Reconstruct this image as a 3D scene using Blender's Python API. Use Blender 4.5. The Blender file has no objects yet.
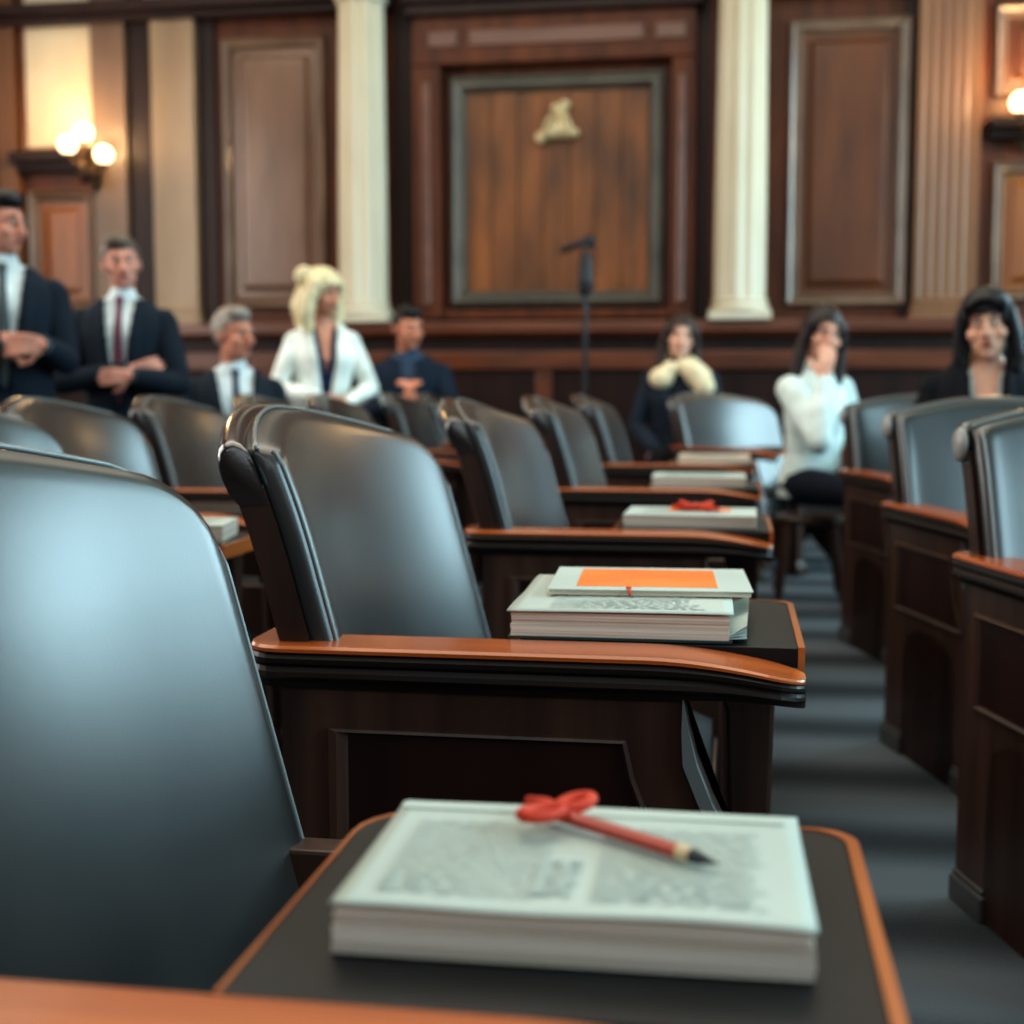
import bpy, bmesh, math, random
from mathutils import Vector, Matrix
random.seed(7)
sc = bpy.context.scene
col = sc.collection
R = math.radians
V3 = Vector

# ------------------------------------------------------------------ helpers
def link(o):
    col.objects.link(o); return o

def tag(o, label=None, cat=None, group=None, kind=None):
    if label: o['label'] = label
    if cat: o['category'] = cat
    if group: o['group'] = group
    if kind: o['kind'] = kind
    return o

def empty(name, loc=(0, 0, 0), rz=0.0):
    o = bpy.data.objects.new(name, None); link(o)
    o.empty_display_size = 0.1
    o.location = loc; o.rotation_euler = (0, 0, rz)
    return o

def thing(name, label, cat, loc=(0, 0, 0), rz=0.0, group=None):
    return tag(empty(name, loc, rz), label, cat, group)

def obj(name, bm, mats, parent=None, smooth=False, bevel=0.0, label=None):
    if not isinstance(mats, (list, tuple)): mats = [mats]
    bmesh.ops.recalc_face_normals(bm, faces=bm.faces)
    me = bpy.data.meshes.new(name); bm.to_mesh(me); bm.free()
    for m in mats: me.materials.append(m)
    if smooth:
        for p in me.polygons: p.use_smooth = True
    o = bpy.data.objects.new(name, me); link(o)
    if parent: o.parent = parent
    if bevel:
        b = o.modifiers.new('bevel', 'BEVEL'); b.width = bevel; b.segments = 2
        b.limit_method = 'ANGLE'; b.angle_limit = R(40)
    if label: o['label'] = label
    return o

def B(): return bmesh.new()

def box(bm, x0, x1, y0, y1, z0, z1):
    vs = [bm.verts.new((x, y, z)) for z in (z0, z1) for y in (y0, y1) for x in (x0, x1)]
    for f in ((0, 1, 3, 2), (4, 6, 7, 5), (0, 4, 5, 1), (2, 3, 7, 6), (0, 2, 6, 4), (1, 5, 7, 3)):
        bm.faces.new([vs[i] for i in f])
    return vs

def loft(bm, rings, closed=True, caps=True):
    rr = [[bm.verts.new(p) for p in r] for r in rings]
    n = len(rr[0])
    for a, b in zip(rr, rr[1:]):
        for i in range(n if closed else n - 1):
            j = (i + 1) % n
            bm.faces.new((a[i], a[j], b[j], b[i]))
    if caps and closed:
        bm.faces.new(rr[0][::-1]); bm.faces.new(rr[-1])
    return rr

def tube(bm, pts, r, n=8, caps=True):
    pts = [V3(p) for p in pts]
    rs = r if isinstance(r, (list, tuple)) else [r] * len(pts)
    rings = []
    up = None
    for i, p in enumerate(pts):
        d = (pts[min(i + 1, len(pts) - 1)] - pts[max(i - 1, 0)]).normalized()
        if up is None:
            up = d.orthogonal().normalized()
        up = (up - d * up.dot(d))
        up = up.normalized() if up.length > 1e-6 else d.orthogonal().normalized()
        s = d.cross(up)
        rings.append([p + (up * math.cos(2 * math.pi * k / n) + s * math.sin(2 * math.pi * k / n)) * rs[i] for k in range(n)])
    loft(bm, rings, True, caps)

def lathe(bm, prof, n=24, center=(0, 0, 0), flute=0, fdepth=0.0):
    cx, cy, cz = center
    rings = []
    for r, z in prof:
        rings.append([(cx + rr * math.cos(a), cy + rr * math.sin(a), cz + z)
                      for a, rr in ((2 * math.pi * k / n, r * (1 - fdepth * (0.5 + 0.5 * math.cos(flute * 2 * math.pi * k / n)) ** 2) if flute else r) for k in range(n))])
    loft(bm, rings)

def ball(bm, c, r, seg=16, rings=10, rot=None):
    """ellipsoid; r may be a 3-tuple"""
    if not isinstance(r, (tuple, list)): r = (r, r, r)
    M = Matrix.Translation(V3(c)) @ (rot.to_4x4() if rot else Matrix()) @ Matrix.Diagonal((r[0], r[1], r[2], 1))
    bmesh.ops.create_uvsphere(bm, u_segments=seg, v_segments=rings, radius=1, matrix=M)

def prism(bm, poly, axis, a, b):
    """extrude a 2D polygon; axis 'y': poly is (x,z); axis 'z': poly is (x,y)"""
    def P(p, t):
        return (p[0], t, p[1]) if axis == 'y' else (p[0], p[1], t)
    v0 = [bm.verts.new(P(p, a)) for p in poly]; v1 = [bm.verts.new(P(p, b)) for p in poly]
    n = len(poly)
    f0 = bm.faces.new(v0); f1 = bm.faces.new(v1[::-1])
    for i in range(n):
        bm.faces.new((v0[i], v1[i], v1[(i + 1) % n], v0[(i + 1) % n]))
    bmesh.ops.triangulate(bm, faces=[f0, f1])

def ring_frame(bm, x0, x1, z0, z1, prof, y, fill=False):
    """nested rectangles: prof = [(inset, stand-off toward -y)]"""
    rr = []
    for ins, d in prof:
        rr.append([bm.verts.new(p) for p in ((x0 + ins, y - d, z0 + ins), (x1 - ins, y - d, z0 + ins), (x1 - ins, y - d, z1 - ins), (x0 + ins, y - d, z1 - ins))])
    for a, b in zip(rr, rr[1:]):
        for i in range(4):
            j = (i + 1) % 4
            bm.faces.new((a[i], a[j], b[j], b[i]))
    if fill: bm.faces.new(rr[-1])

def sstep(t):
    t = max(0.0, min(1.0, t)); return t * t * (3 - 2 * t)

def lerp_table(tab, h):
    if h <= tab[0][0]: return tab[0][1:]
    for a, b in zip(tab, tab[1:]):
        if h <= b[0]:
            t = (h - a[0]) / (b[0] - a[0])
            return tuple(p + (q - p) * t for p, q in zip(a[1:], b[1:]))
    return tab[-1][1:]

# ------------------------------------------------------------------ materials
def srgb(r, g, b):
    def f(c):
        c /= 255.0
        return c / 12.92 if c <= 0.04045 else ((c + 0.055) / 1.055) ** 2.4
    return (f(r), f(g), f(b), 1.0)

def mat(name, c, rough=0.5, metal=0.0, spec=0.5, coat=0.0, coat_rough=0.1, emit=None, estr=0.0):
    m = bpy.data.materials.new(name); m.use_nodes = True
    p = m.node_tree.nodes['Principled BSDF']
    p.inputs['Base Color'].default_value = c
    p.inputs['Roughness'].default_value = rough
    p.inputs['Metallic'].default_value = metal
    p.inputs['Specular IOR Level'].default_value = spec
    p.inputs['Coat Weight'].default_value = coat
    p.inputs['Coat Roughness'].default_value = coat_rough
    if emit:
        p.inputs['Emission Color'].default_value = emit
        p.inputs['Emission Strength'].default_value = estr
    return m

def noisy(m, c1, c2, scale=(8, 8, 8), detail=4.0, bump=0.0, lo=0.3, hi=0.7, bscale=None):
    nt = m.node_tree; N = nt.nodes; L = nt.links
    p = N['Principled BSDF']
    tc = N.new('ShaderNodeTexCoord'); mp = N.new('ShaderNodeMapping')
    mp.inputs['Scale'].default_value = scale
    no = N.new('ShaderNodeTexNoise'); no.inputs['Scale'].default_value = 1.0
    no.inputs['Detail'].default_value = detail
    cr = N.new('ShaderNodeValToRGB')
    cr.color_ramp.elements[0].position = lo; cr.color_ramp.elements[0].color = c1
    cr.color_ramp.elements[1].position = hi; cr.color_ramp.elements[1].color = c2
    L.new(tc.outputs['Object'], mp.inputs['Vector']); L.new(mp.outputs['Vector'], no.inputs['Vector'])
    L.new(no.outputs['Fac'], cr.inputs['Fac']); L.new(cr.outputs['Color'], p.inputs['Base Color'])
    if bump:
        src = no
        if bscale:
            src = N.new('ShaderNodeTexNoise'); src.inputs['Scale'].default_value = bscale
            src.inputs['Detail'].default_value = 3
            L.new(tc.outputs['Object'], src.inputs['Vector'])
        b = N.new('ShaderNodeBump'); b.inputs['Strength'].default_value = bump
        b.inputs['Distance'].default_value = 0.004
        L.new(src.outputs['Fac'], b.inputs['Height']); L.new(b.outputs['Normal'], p.inputs['Normal'])
    return m

def wood(name, dark, light, axis='z', rough=0.35, coat=0.3, fine=1.0, spec=0.5):
    s = {'z': (22 * fine, 22 * fine, 1.3), 'x': (1.6, 24 * fine, 24 * fine), 'y': (24 * fine, 1.6, 24 * fine)}[axis]
    m = mat(name, dark, rough, coat=coat, coat_rough=0.18, spec=spec)
    return noisy(m, dark, light, s, 6.0, bump=0.06, lo=0.3, hi=0.72)

M = {}
M['leather'] = noisy(mat('black leather', srgb(30, 32, 34), 0.31, spec=0.7, coat=0.5, coat_rough=0.27), srgb(30, 30, 31), srgb(46, 44, 43), (5, 5, 5), 3, bump=0.03, bscale=260)
M['roll'] = noisy(mat('roll leather', srgb(34, 36, 38), 0.22, spec=0.9, coat=0.9, coat_rough=0.14), srgb(24, 26, 29), srgb(40, 41, 43), (6, 6, 6), 3, bump=0.08, bscale=260)
M['piping'] = mat('polished piping', srgb(120, 125, 125), 0.25, spec=0.8)
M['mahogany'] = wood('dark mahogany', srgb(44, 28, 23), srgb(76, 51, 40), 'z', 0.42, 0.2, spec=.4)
M['mahogany_x'] = wood('shaded mahogany along arm', srgb(17, 9, 8), srgb(34, 18, 13), 'x', 0.42, 0.15, spec=.35)  # arm wood with the shade on its side put into the colour
M['cap_lit'] = wood('polished arm wood lit orange', srgb(160, 76, 28), srgb(206, 112, 52), 'x', 0.25, 0.6)  # same arm wood, light falling on the top put into the colour
M['edge_wood'] = wood('orange tray edging', srgb(150, 80, 38), srgb(190, 112, 60), 'y', 0.3, 0.4)
M['tray_black'] = noisy(mat('black tray leather', srgb(14, 17, 20), 0.42, spec=0.3, coat=0.08, coat_rough=0.3), srgb(11, 14, 17), srgb(20, 24, 27), (9, 9, 9), 3, bump=0.05, bscale=180)
M['edge_sheen'] = mat('grey edge sheen', srgb(112, 115, 115), 0.45, metal=0.2)  # light reflected along the panel's front edge, painted as even grey
M['foot_metal'] = mat('grey kick plate', srgb(92, 92, 92), 0.4, metal=0.5)
M['seat_cloth'] = noisy(mat('worn seat leather', srgb(22, 25, 28), 0.6, spec=0.3), srgb(18, 21, 24), srgb(28, 31, 34), (6, 6, 6), 3, bump=0.1, bscale=220)

def page_edge(name, c1, c2):
    m = mat(name, c1, 0.8, spec=0.2)
    return noisy(m, c1, c2, (3, 3, 420), 2, bump=0.25, lo=0.35, hi=0.65)
M['paper'] = noisy(mat('white paper', srgb(184, 195, 188), 0.75, spec=0.2), srgb(177, 189, 182), srgb(190, 201, 194), (4, 4, 4), 2)
M['page_edge'] = page_edge('page edges', srgb(186, 176, 162), srgb(222, 215, 203))
M['page_edge_warm'] = page_edge('warm page edges', srgb(204, 186, 166), srgb(236, 222, 204))
M['paper_warm'] = noisy(mat('cream paper', srgb(206, 190, 172), 0.75, spec=0.25), srgb(198, 182, 164), srgb(214, 200, 182), (4, 4, 4), 2)
M['ink'] = noisy(mat('grey print', srgb(166, 178, 174), 0.8, spec=0.1), srgb(165, 177, 173), srgb(177, 188, 183), (30, 30, 30), 2)
M['orange'] = noisy(mat('orange cover panel', srgb(236, 128, 56), 0.6, spec=0.3), srgb(228, 116, 44), srgb(243, 140, 68), (6, 6, 6), 2)
M['red'] = noisy(mat('red lacquer', srgb(176, 50, 34), 0.35, spec=0.5, coat=0.3), srgb(160, 42, 28), srgb(190, 60, 40), (20, 20, 20), 2)
M['red_ribbon'] = noisy(mat('red ribbon', srgb(200, 62, 42), 0.55, spec=0.3), srgb(184, 52, 34), srgb(214, 76, 52), (30, 30, 30), 2)
M['pale_wood'] = noisy(mat('bare pencil wood', srgb(214, 190, 150), 0.6), srgb(205, 180, 140), srgb(222, 200, 162), (20, 20, 20), 2)
M['graphite'] = noisy(mat('grey point', srgb(62, 70, 74), 0.4, metal=0.3), srgb(52, 60, 64), srgb(74, 82, 86), (30, 30, 30), 2)
M['cover_teal'] = mat('dark teal cover board', srgb(40, 62, 64), 0.5)

# room
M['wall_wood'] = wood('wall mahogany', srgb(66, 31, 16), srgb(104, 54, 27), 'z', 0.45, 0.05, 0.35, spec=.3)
M['wall_dark'] = wood('shadowed wall mahogany', srgb(30, 15, 12), srgb(46, 23, 18), 'z', 0.45, 0.05, 0.35, spec=.3)  # darker copy of the wall wood, shade put into the colour
M['panel_brown'] = wood('glossy brown panel', srgb(98, 70, 52), srgb(124, 94, 74), 'z', 0.3, 0.6, 0.25)
M['panel_amber'] = wood('amber panel', srgb(116, 62, 16), srgb(150, 86, 28), 'z', 0.35, 0.25, 0.25)
M['panel_red'] = wood('red brown panel', srgb(70, 34, 12), srgb(100, 53, 20), 'z', 0.4, 0.1, 0.3)
M['plank'] = wood('planked field', srgb(70, 40, 20), srgb(142, 84, 38), 'z', 0.4, 0.1, 0.22)
M['frame_grey'] = noisy(mat('greyish frame moulding', srgb(112, 90, 76), 0.35, coat=0.2), srgb(98, 76, 62), srgb(124, 102, 86), (3, 3, 3), 3)
M['frame_slate'] = noisy(mat('slate frame moulding', srgb(84, 80, 72), 0.45, coat=0.05), srgb(70, 68, 62), srgb(98, 92, 82), (3, 3, 3), 3)
M['frieze'] = wood('frieze wood', srgb(86, 52, 40), srgb(112, 72, 56), 'x', 0.3, 0.4, 0.3)
M['rail_wood'] = wood('dado rail wood', srgb(74, 36, 20), srgb(112, 60, 34), 'x', 0.3, 0.4, 0.3)
M['cream_stone'] = noisy(mat('cream column paint', srgb(204, 196, 174), 0.5, coat=0.1), srgb(190, 179, 152), srgb(214, 206, 186), (2, 2, 0.6), 4)
M['greige'] = noisy(mat('greige pilaster', srgb(112, 88, 70), 0.45, coat=0.15), srgb(100, 76, 58), srgb(124, 100, 80), (3, 3, 0.6), 4)
M['tan_pil'] = noisy(mat('tan pilaster', srgb(122, 84, 56), 0.45, coat=0.15), srgb(104, 68, 42), srgb(124, 86, 56), (3, 3, 0.6), 4)
M['taupe_pil'] = noisy(mat('taupe pilaster', srgb(164, 140, 112), 0.42, coat=0.2), srgb(130, 108, 84), srgb(158, 136, 110), (3, 3, 0.6), 4)
M['plaster'] = noisy(mat('cream plaster', srgb(204, 190, 164), 0.8), srgb(196, 181, 154), srgb(212, 199, 174), (2, 2, 2), 3)
M['ceiling'] = noisy(mat('ceiling plaster', srgb(196, 184, 164), 0.9), srgb(188, 176, 156), srgb(204, 194, 174), (1, 1, 1), 3)
M['side_wall'] = wood('side wall panelling', srgb(60, 34, 22), srgb(92, 54, 34), 'z', 0.45, 0.2, 0.3)
M['bronze'] = noisy(mat('dark bronze', srgb(52, 38, 28), 0.4, metal=0.7), srgb(44, 32, 24), srgb(66, 50, 36), (12, 12, 12), 2)
M['globe'] = mat('lit glass globe', srgb(255, 236, 200), 0.4, emit=(1.0, 0.74, 0.40, 1), estr=5.0)
M['gilt'] = noisy(mat('pale gilt carving', srgb(206, 184, 140), 0.5, metal=0.15), srgb(170, 146, 104), srgb(222, 204, 164), (14, 14, 14), 4)
M['black_metal'] = noisy(mat('matt black metal', srgb(36, 36, 42), 0.45, metal=0.3), srgb(30, 30, 36), srgb(46, 46, 52), (12, 12, 12), 2)
M['pane'] = mat('window glass', srgb(214, 226, 232), 0.15, spec=0.6)

def carpet():
    m = mat('slate carpet', srgb(44, 50, 56), 0.9, spec=0.15)
    nt = m.node_tree; N = nt.nodes; L = nt.links; p = N['Principled BSDF']
    tc = N.new('ShaderNodeTexCoord')
    wv = N.new('ShaderNodeTexWave'); wv.wave_type = 'BANDS'; wv.bands_direction = 'Y'
    wv.inputs['Scale'].default_value = 0.62; wv.inputs['Distortion'].default_value = 1.2
    wv.inputs['Detail'].default_value = 2.0; wv.inputs['Detail Scale'].default_value = 0.7
    no = N.new('ShaderNodeTexNoise'); no.inputs['Scale'].default_value = 120; no.inputs['Detail'].default_value = 3
    mx = N.new('ShaderNodeMath'); mx.operation = 'MULTIPLY_ADD'; mx.inputs[1].default_value = 0.35
    cr = N.new('ShaderNodeValToRGB')
    cr.color_ramp.elements[0].position = 0.15; cr.color_ramp.elements[0].color = srgb(44, 50, 55)
    cr.color_ramp.elements[1].position = 1.15 if False else 1.0; cr.color_ramp.elements[1].color = srgb(88, 96, 103)
    L.new(tc.outputs['Object'], wv.inputs['Vector']); L.new(tc.outputs['Object'], no.inputs['Vector'])
    L.new(no.outputs['Fac'], mx.inputs[0]); L.new(wv.outputs['Fac'], mx.inputs[2])
    L.new(mx.outputs[0], cr.inputs['Fac']); L.new(cr.outputs['Color'], p.inputs['Base Color'])
    b = N.new('ShaderNodeBump'); b.inputs['Strength'].default_value = 0.3; b.inputs['Distance'].default_value = 0.004
    L.new(no.outputs['Fac'], b.inputs['Height']); L.new(b.outputs['Normal'], p.inputs['Normal'])
    return m
M['carpet'] = carpet()

def cloth(name, r, g, b, rough=0.85):
    return noisy(mat(name, srgb(r, g, b), rough, spec=0.25), srgb(r * .88, g * .88, b * .88), srgb(min(255, r * 1.1), min(255, g * 1.1), min(255, b * 1.1)), (9, 9, 9), 4, bump=0.1, bscale=300)

# ------------------------------------------------------------------ room shell
WY = 10.0
XL, XR, YF, ZC = -6.6, 5.2, -2.6, 5.4
def struct(name, bm, m, label, cat, **k):
    return tag(obj(name, bm, m, **k), label, cat, None, 'structure')

bm = B(); box(bm, XL - .2, XR + .2, YF - .2, WY + .2, -0.12, 0.0)
struct('floor', bm, M['carpet'], 'dark slate carpet with faint paler bands across the aisle', 'floor')
bm = B(); box(bm, XL - .2, XR + .2, YF - .2, WY + .2, ZC, ZC + .15)
struct('ceiling', bm, M['ceiling'], 'plain pale ceiling above the chamber', 'ceiling')
bm = B(); box(bm, XL - .2, XR + .2, WY, WY + .2, 0, ZC)
struct('wall_back', bm, M['wall_wood'], 'dark mahogany wall behind the panels and columns', 'wall')
bm = B(); box(bm, XL - .2, XL, YF, WY, 0, ZC)
struct('wall_left', bm, M['side_wall'], 'left side wall with wood panelling', 'wall')
bm = B(); box(bm, XL - .2, XR + .2, YF - .2, YF, 0, ZC)
struct('wall_front', bm, M['side_wall'], 'wall behind the viewer with wood panelling', 'wall')
# right wall with three real window openings
WIN = [(-1.9, 1.1), (3.6, 6.0), (6.8, 9.2)]
bm = B()
box(bm, XR, XR + .2, YF, WY, 0, 1.5); box(bm, XR, XR + .2, YF, WY, 4.5, ZC)
ys = [YF] + [y for w in WIN for y in w] + [WY]
for i in range(0, len(ys), 2): box(bm, XR, XR + .2, ys[i], ys[i + 1], 1.5, 4.5)
struct('wall_right', bm, M['side_wall'], 'right side wall pierced by tall windows', 'wall')
for i, (a, b) in enumerate(WIN):
    bm = B()
    for y0, y1, z0, z1 in ((a, a + .08, 1.5, 4.5), (b - .08, b, 1.5, 4.5), (a, b, 1.5, 1.58), (a, b, 4.42, 4.5), ((a + b) / 2 - .03, (a + b) / 2 + .03, 1.5, 4.5), (a, b, 3.0, 3.06)):
        box(bm, XR + .04, XR + .12, y0, y1, z0, z1)
    w = struct('window_%d' % (i + 2), bm, M['rail_wood'], 'tall side window in dark wood frame, number %d along the wall' % (i + 1), 'window')
    bm = B(); box(bm, XR + .07, XR + .08, a + .04, b - .04, 1.54, 4.46)
    g = mat('clear glass', (1, 1, 1, 1), 0.0); g.node_tree.nodes['Principled BSDF'].inputs['Transmission Weight'].default_value = 1.0
    obj('pane', bm, g, w)

# dado along the back wall: rails and recessed panels
bm = B()
D0 = 9.58
box(bm, XL, XR, 9.66, WY, 0, 1.20)
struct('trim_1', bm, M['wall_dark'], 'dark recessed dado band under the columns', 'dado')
bm = B()
box(bm, XL, XR, D0, WY, 1.385, 1.47); box(bm, XL, XR, D0 + .03, WY, 1.36, 1.385)
struct('trim_2', bm, M['rail_wood'], 'reddish wood ledge that the columns stand on', 'ledge', bevel=.012)
bm = B()
box(bm, XL, XR, 9.68, WY, 1.26, 1.36)
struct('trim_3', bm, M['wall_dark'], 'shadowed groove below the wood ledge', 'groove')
bm = B()
box(bm, XL, XR, 9.62, WY, 1.13, 1.26)
x = XL + .1
while x < XR:
    box(bm, x, x + .12, 9.63, 9.7, 0.1, 1.13); x += 1.02
box(bm, XL, XR, 9.61, 9.7, 0.0, 0.14)
struct('trim_4', bm, M['rail_wood'], 'lower dado rail with upright stiles along the back wall', 'dado rail', bevel=.008)
# cornice over the panels
bm = B()
box(bm, XL, -2.5, 9.86, WY, 3.74, 3.80); box(bm, XL, -2.5, 9.80, WY, 3.80, 3.88); box(bm, XL, XR, 9.72, WY, 4.25, 4.45)
box(bm, 0.24, XR, 9.88, WY, 3.72, 3.78)
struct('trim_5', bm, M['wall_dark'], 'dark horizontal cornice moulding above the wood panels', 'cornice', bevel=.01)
# dark strips between bays, recess shade put into their colour
bm = B()
for x0, x1 in ((-4.56, -4.40), (-4.00, -3.88), (-2.50, -2.35), (-0.28, -0.20), (1.13, 1.21)):
    box(bm, x0, x1, 9.97, WY, 1.47, 4.25)
struct('trim_6', bm, M['wall_dark'], 'narrow dark strips painted as recess shade between the wall bays', 'shade strip')

# cream bright bay at the far left
bm = B(); box(bm, -5.40, -4.86, 9.96, WY, 2.84, 4.25)
w = struct('window_1', bm, M['plaster'], 'tall pale frosted window bay above the left wall lamp', 'window')
bm = B(); ring_frame(bm, -5.44, -4.82, 2.80, 4.26, [(0, 0), (0, .06), (.02, .07), (.04, .05), (.04, .035)], WY)
obj('window_frame', bm, M['wall_wood'], w)
bm = B(); box(bm, -5.5, -4.84, 9.84, WY, 2.72, 2.80); box(bm, -5.48, -4.85, 9.9, WY, 2.66, 2.72)
obj('window_sill', bm, M['wall_dark'], w, bevel=.01)
bm = B(); box(bm, 1.70, XR, 9.84, WY, 2.76, 2.84); box(bm, 1.70, XR, 9.9, WY, 2.70, 2.76)
struct('trim_7', bm, M['wall_dark'], 'dark wood ledge under the right wall lamp', 'ledge', bevel=.01)

# ------------------------------------------------------------------ wall joinery things
def framed_panel(label, x0, x1, z0, z1, fm, pm, fw=.075, stand=.06, name='wood_panel', grp=None):
    r = thing(name, label, 'panel', ((x0 + x1) / 2, WY, z0), 0, grp); r['kind'] = 'thing'
    w = (x1 - x0) / 2; h = z1 - z0
    bm = B(); ring_frame(bm, -w, w, 0, h, [(0, .001), (0, stand * .6), (fw * .2, stand), (fw * .5, stand * .7), (fw * .75, stand * .85), (fw, stand * .2), (fw, .001)], 0)
    obj('panel_frame', bm, fm, r)
    bm = B(); ring_frame(bm, -w + fw, w - fw, fw, h - fw, [(0, .004), (.05, .006), (.08, .03), (.1, .032)], 0, True)
    obj('panel_board', bm, pm, r)
    return r

framed_panel('tall glossy brown wall panel between the taupe pilaster and left cream column', -3.83, -3.02, 1.60, 3.60, M['frame_grey'], M['panel_brown'], .085)
framed_panel('tall red-brown wall panel just right of the right cream column', 0.35, 1.18, 1.58, 3.56, M['frame_grey'], M['panel_red'], .09)
framed_panel('small amber framed wall panel below the left wall lamp', -5.42, -4.86, 1.60, 2.52, M['frame_grey'], M['panel_amber'], .085)
framed_panel('amber framed wall panel below the right wall lamp, at right edge', 1.74, 2.50, 1.60, 2.55, M['frame_grey'], M['panel_amber'], .08)
framed_panel('upper framed wall panel above the right wall lamp, at right edge', 1.73, 2.50, 2.98, 3.60, M['frame_grey'], M['panel_red'], .08)

def pilaster(label, x0, x1, z0, z1, m, flutes, depth=.1, cap=True, name='pilaster'):
    r = thing(name, label, 'pilaster', ((x0 + x1) / 2, WY, z0)); r['kind'] = 'thing'
    w = (x1 - x0) / 2; h = z1 - z0
    n = 64
    outline = [(-w, -.001)]
    for i in range(n + 1):
        u = -1 + 2 * i / n
        d = depth
        if flutes and abs(u) < .86:
            d -= .008 * abs(math.sin(math.pi * flutes * (u + .86) / 1.72))
        outline.append((u * w, -d))
    outline.append((w, -.001))
    bm = B()
    rings = [[(px, py, z) for px, py in outline] for z in (.16, h - .12)]
    loft(bm, rings)
    obj('shaft', bm, m, r)
    bm = B()
    box(bm, -w - .03, w + .03, -depth - .05, -.001, 0, .07); box(bm, -w - .015, w + .015, -depth - .03, -.001, .07, .12); box(bm, -w - .005, w + .005, -depth - .012, -.001, .12, .16)
    obj('base', bm, m, r, bevel=.01)
    bm = B()
    box(bm, -w - .006, w + .006, -depth - .012, -.001, h - .12, h - .08); box(bm, -w - .03, w + .03, -depth - .04, -.001, h - .08, h)
    obj('capital', bm, m, r, bevel=.01)
    return r
pilaster('broad taupe fluted pilaster left of the glossy brown panel', -4.36, -4.02, 1.47, 3.95, M['taupe_pil'], 1)
pilaster('plain greige pilaster between the left wall lamp and dark reveal', -4.85, -4.58, 1.47, 4.24, M['greige'], 0, .08)
pilaster('broad tan pilaster right of the tall red-brown panel', 1.22, 1.64, 1.47, 4.24, M['tan_pil'], 5)
pilaster('narrow brown pilaster at the extreme left of the wall', -5.62, -5.47, 1.47, 4.24, M['tan_pil'], 0, .09)

def column(label, x):
    r = thing('fluted_column', label, 'column', (x, 9.73, 1.47)); r['kind'] = 'thing'
    bm = B(); box(bm, -.215, .215, -.2, .2, 0, .05)
    lathe(bm, [(.20, .05), (.215, .065), (.215, .085), (.19, .10), (.188, .115), (.20, .13), (.19, .145)], 32)
    obj('base', bm, M['cream_stone'], r, bevel=.006)
    bm = B(); lathe(bm, [(.183, .14), (.18, .8), (.172, 1.6), (.166, 2.28)], 120, flute=9, fdepth=.12)
    obj('shaft', bm, M['cream_stone'], r)
    bm = B(); lathe(bm, [(.17, 2.26), (.185, 2.275), (.185, 2.29), (.168, 2.30), (.17, 2.38), (.20, 2.46), (.23, 2.52), (.235, 2.55)], 32)
    for k in range(12):
        a = 2 * math.pi * k / 12
        for zz, rr, hh in ((2.31, .178, .09), (2.40, .195, .09)):
            aa = a + (0 if zz < 2.35 else math.pi / 12)
            tube(bm, [(rr * math.cos(aa), rr * math.sin(aa), zz), ((rr + .012) * math.cos(aa), (rr + .012) * math.sin(aa), zz + hh * .6), ((rr + .05) * math.cos(aa), (rr + .05) * math.sin(aa), zz + hh)], [.03, .026, .012], 6)
    box(bm, -.235, .235, -.2, .195, 2.55, 2.62)
    obj('capital', bm, M['cream_stone'], r)
    bm = B(); box(bm, -.22, .22, -.07, .195, 2.62, 2.78)
    obj('impost_block', bm, M['wall_dark'], r)
column('cream fluted column left of the central framed panel', -2.68)
column('cream fluted column right of the central framed panel', 0.03)

# central framed panel
r = thing('central_panel', 'large central wood panel in a deep frame below the carved crest', 'panel', (-1.29, WY, 1.47)); r['kind'] = 'thing'
def cb(bm, x0, x1, d, z0, z1): box(bm, x0 + 1.29, x1 + 1.29, -d, -.001, z0 - 1.47, z1 - 1.47)
bm = B()
cb(bm, -2.34, -2.13, .14, 1.50, 3.32); cb(bm, -0.46, -0.29, .14, 1.50, 3.32); cb(bm, -2.34, -.29, .14, 3.32, 3.72)
cb(bm, -2.13, -.46, .10, 1.50, 1.57)
obj('surround', bm, M['wall_wood'], r, bevel=.012)
bm = B()
for x0, x1 in ((-2.22, -2.0), (-1.92, -.66), (-.58, -.36)): cb(bm, x0, x1, .155, 3.44, 3.56)
obj('frieze_panel', bm, M['frieze'], r, bevel=.012)
bm = B(); cb(bm, -2.38, -.25, .2, 3.66, 3.74); cb(bm, -2.4, -.23, .24, 3.74, 3.80)
obj('cornice', bm, M['wall_dark'], r, bevel=.012)
for x0, x1 in ((-2.27, -2.20), (-.42, -.36)):
    bm = B(); cb(bm, x0, x1, .165, 1.6, 3.2)
    obj('post_moulding', bm, M['frieze'], r, bevel=.015)
bm = B(); ring_frame(bm, -2.07 + 1.29, -.52 + 1.29, 1.60 - 1.47, 3.25 - 1.47, [(0, .001), (0, .07), (.03, .10), (.05, .085), (.075, .09), (.11, .03), (.11, .001)], 0)
obj('inner_frame', bm, M['frame_slate'], r)
bm = B()
zz0, zz1 = 1.71 - 1.47, 3.14 - 1.47
n = 7; xx0, xx1 = -1.96 + 1.29, -.63 + 1.29
for k in range(n):
    a = xx0 + (xx1 - xx0) * k / n; b = xx0 + (xx1 - xx0) * (k + 1) / n
    box(bm, a + .003, b - .003, -.02 - .004 * (k % 2), -.001, zz0, zz1)
obj('plank_field', bm, M['plank'], r)

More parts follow.
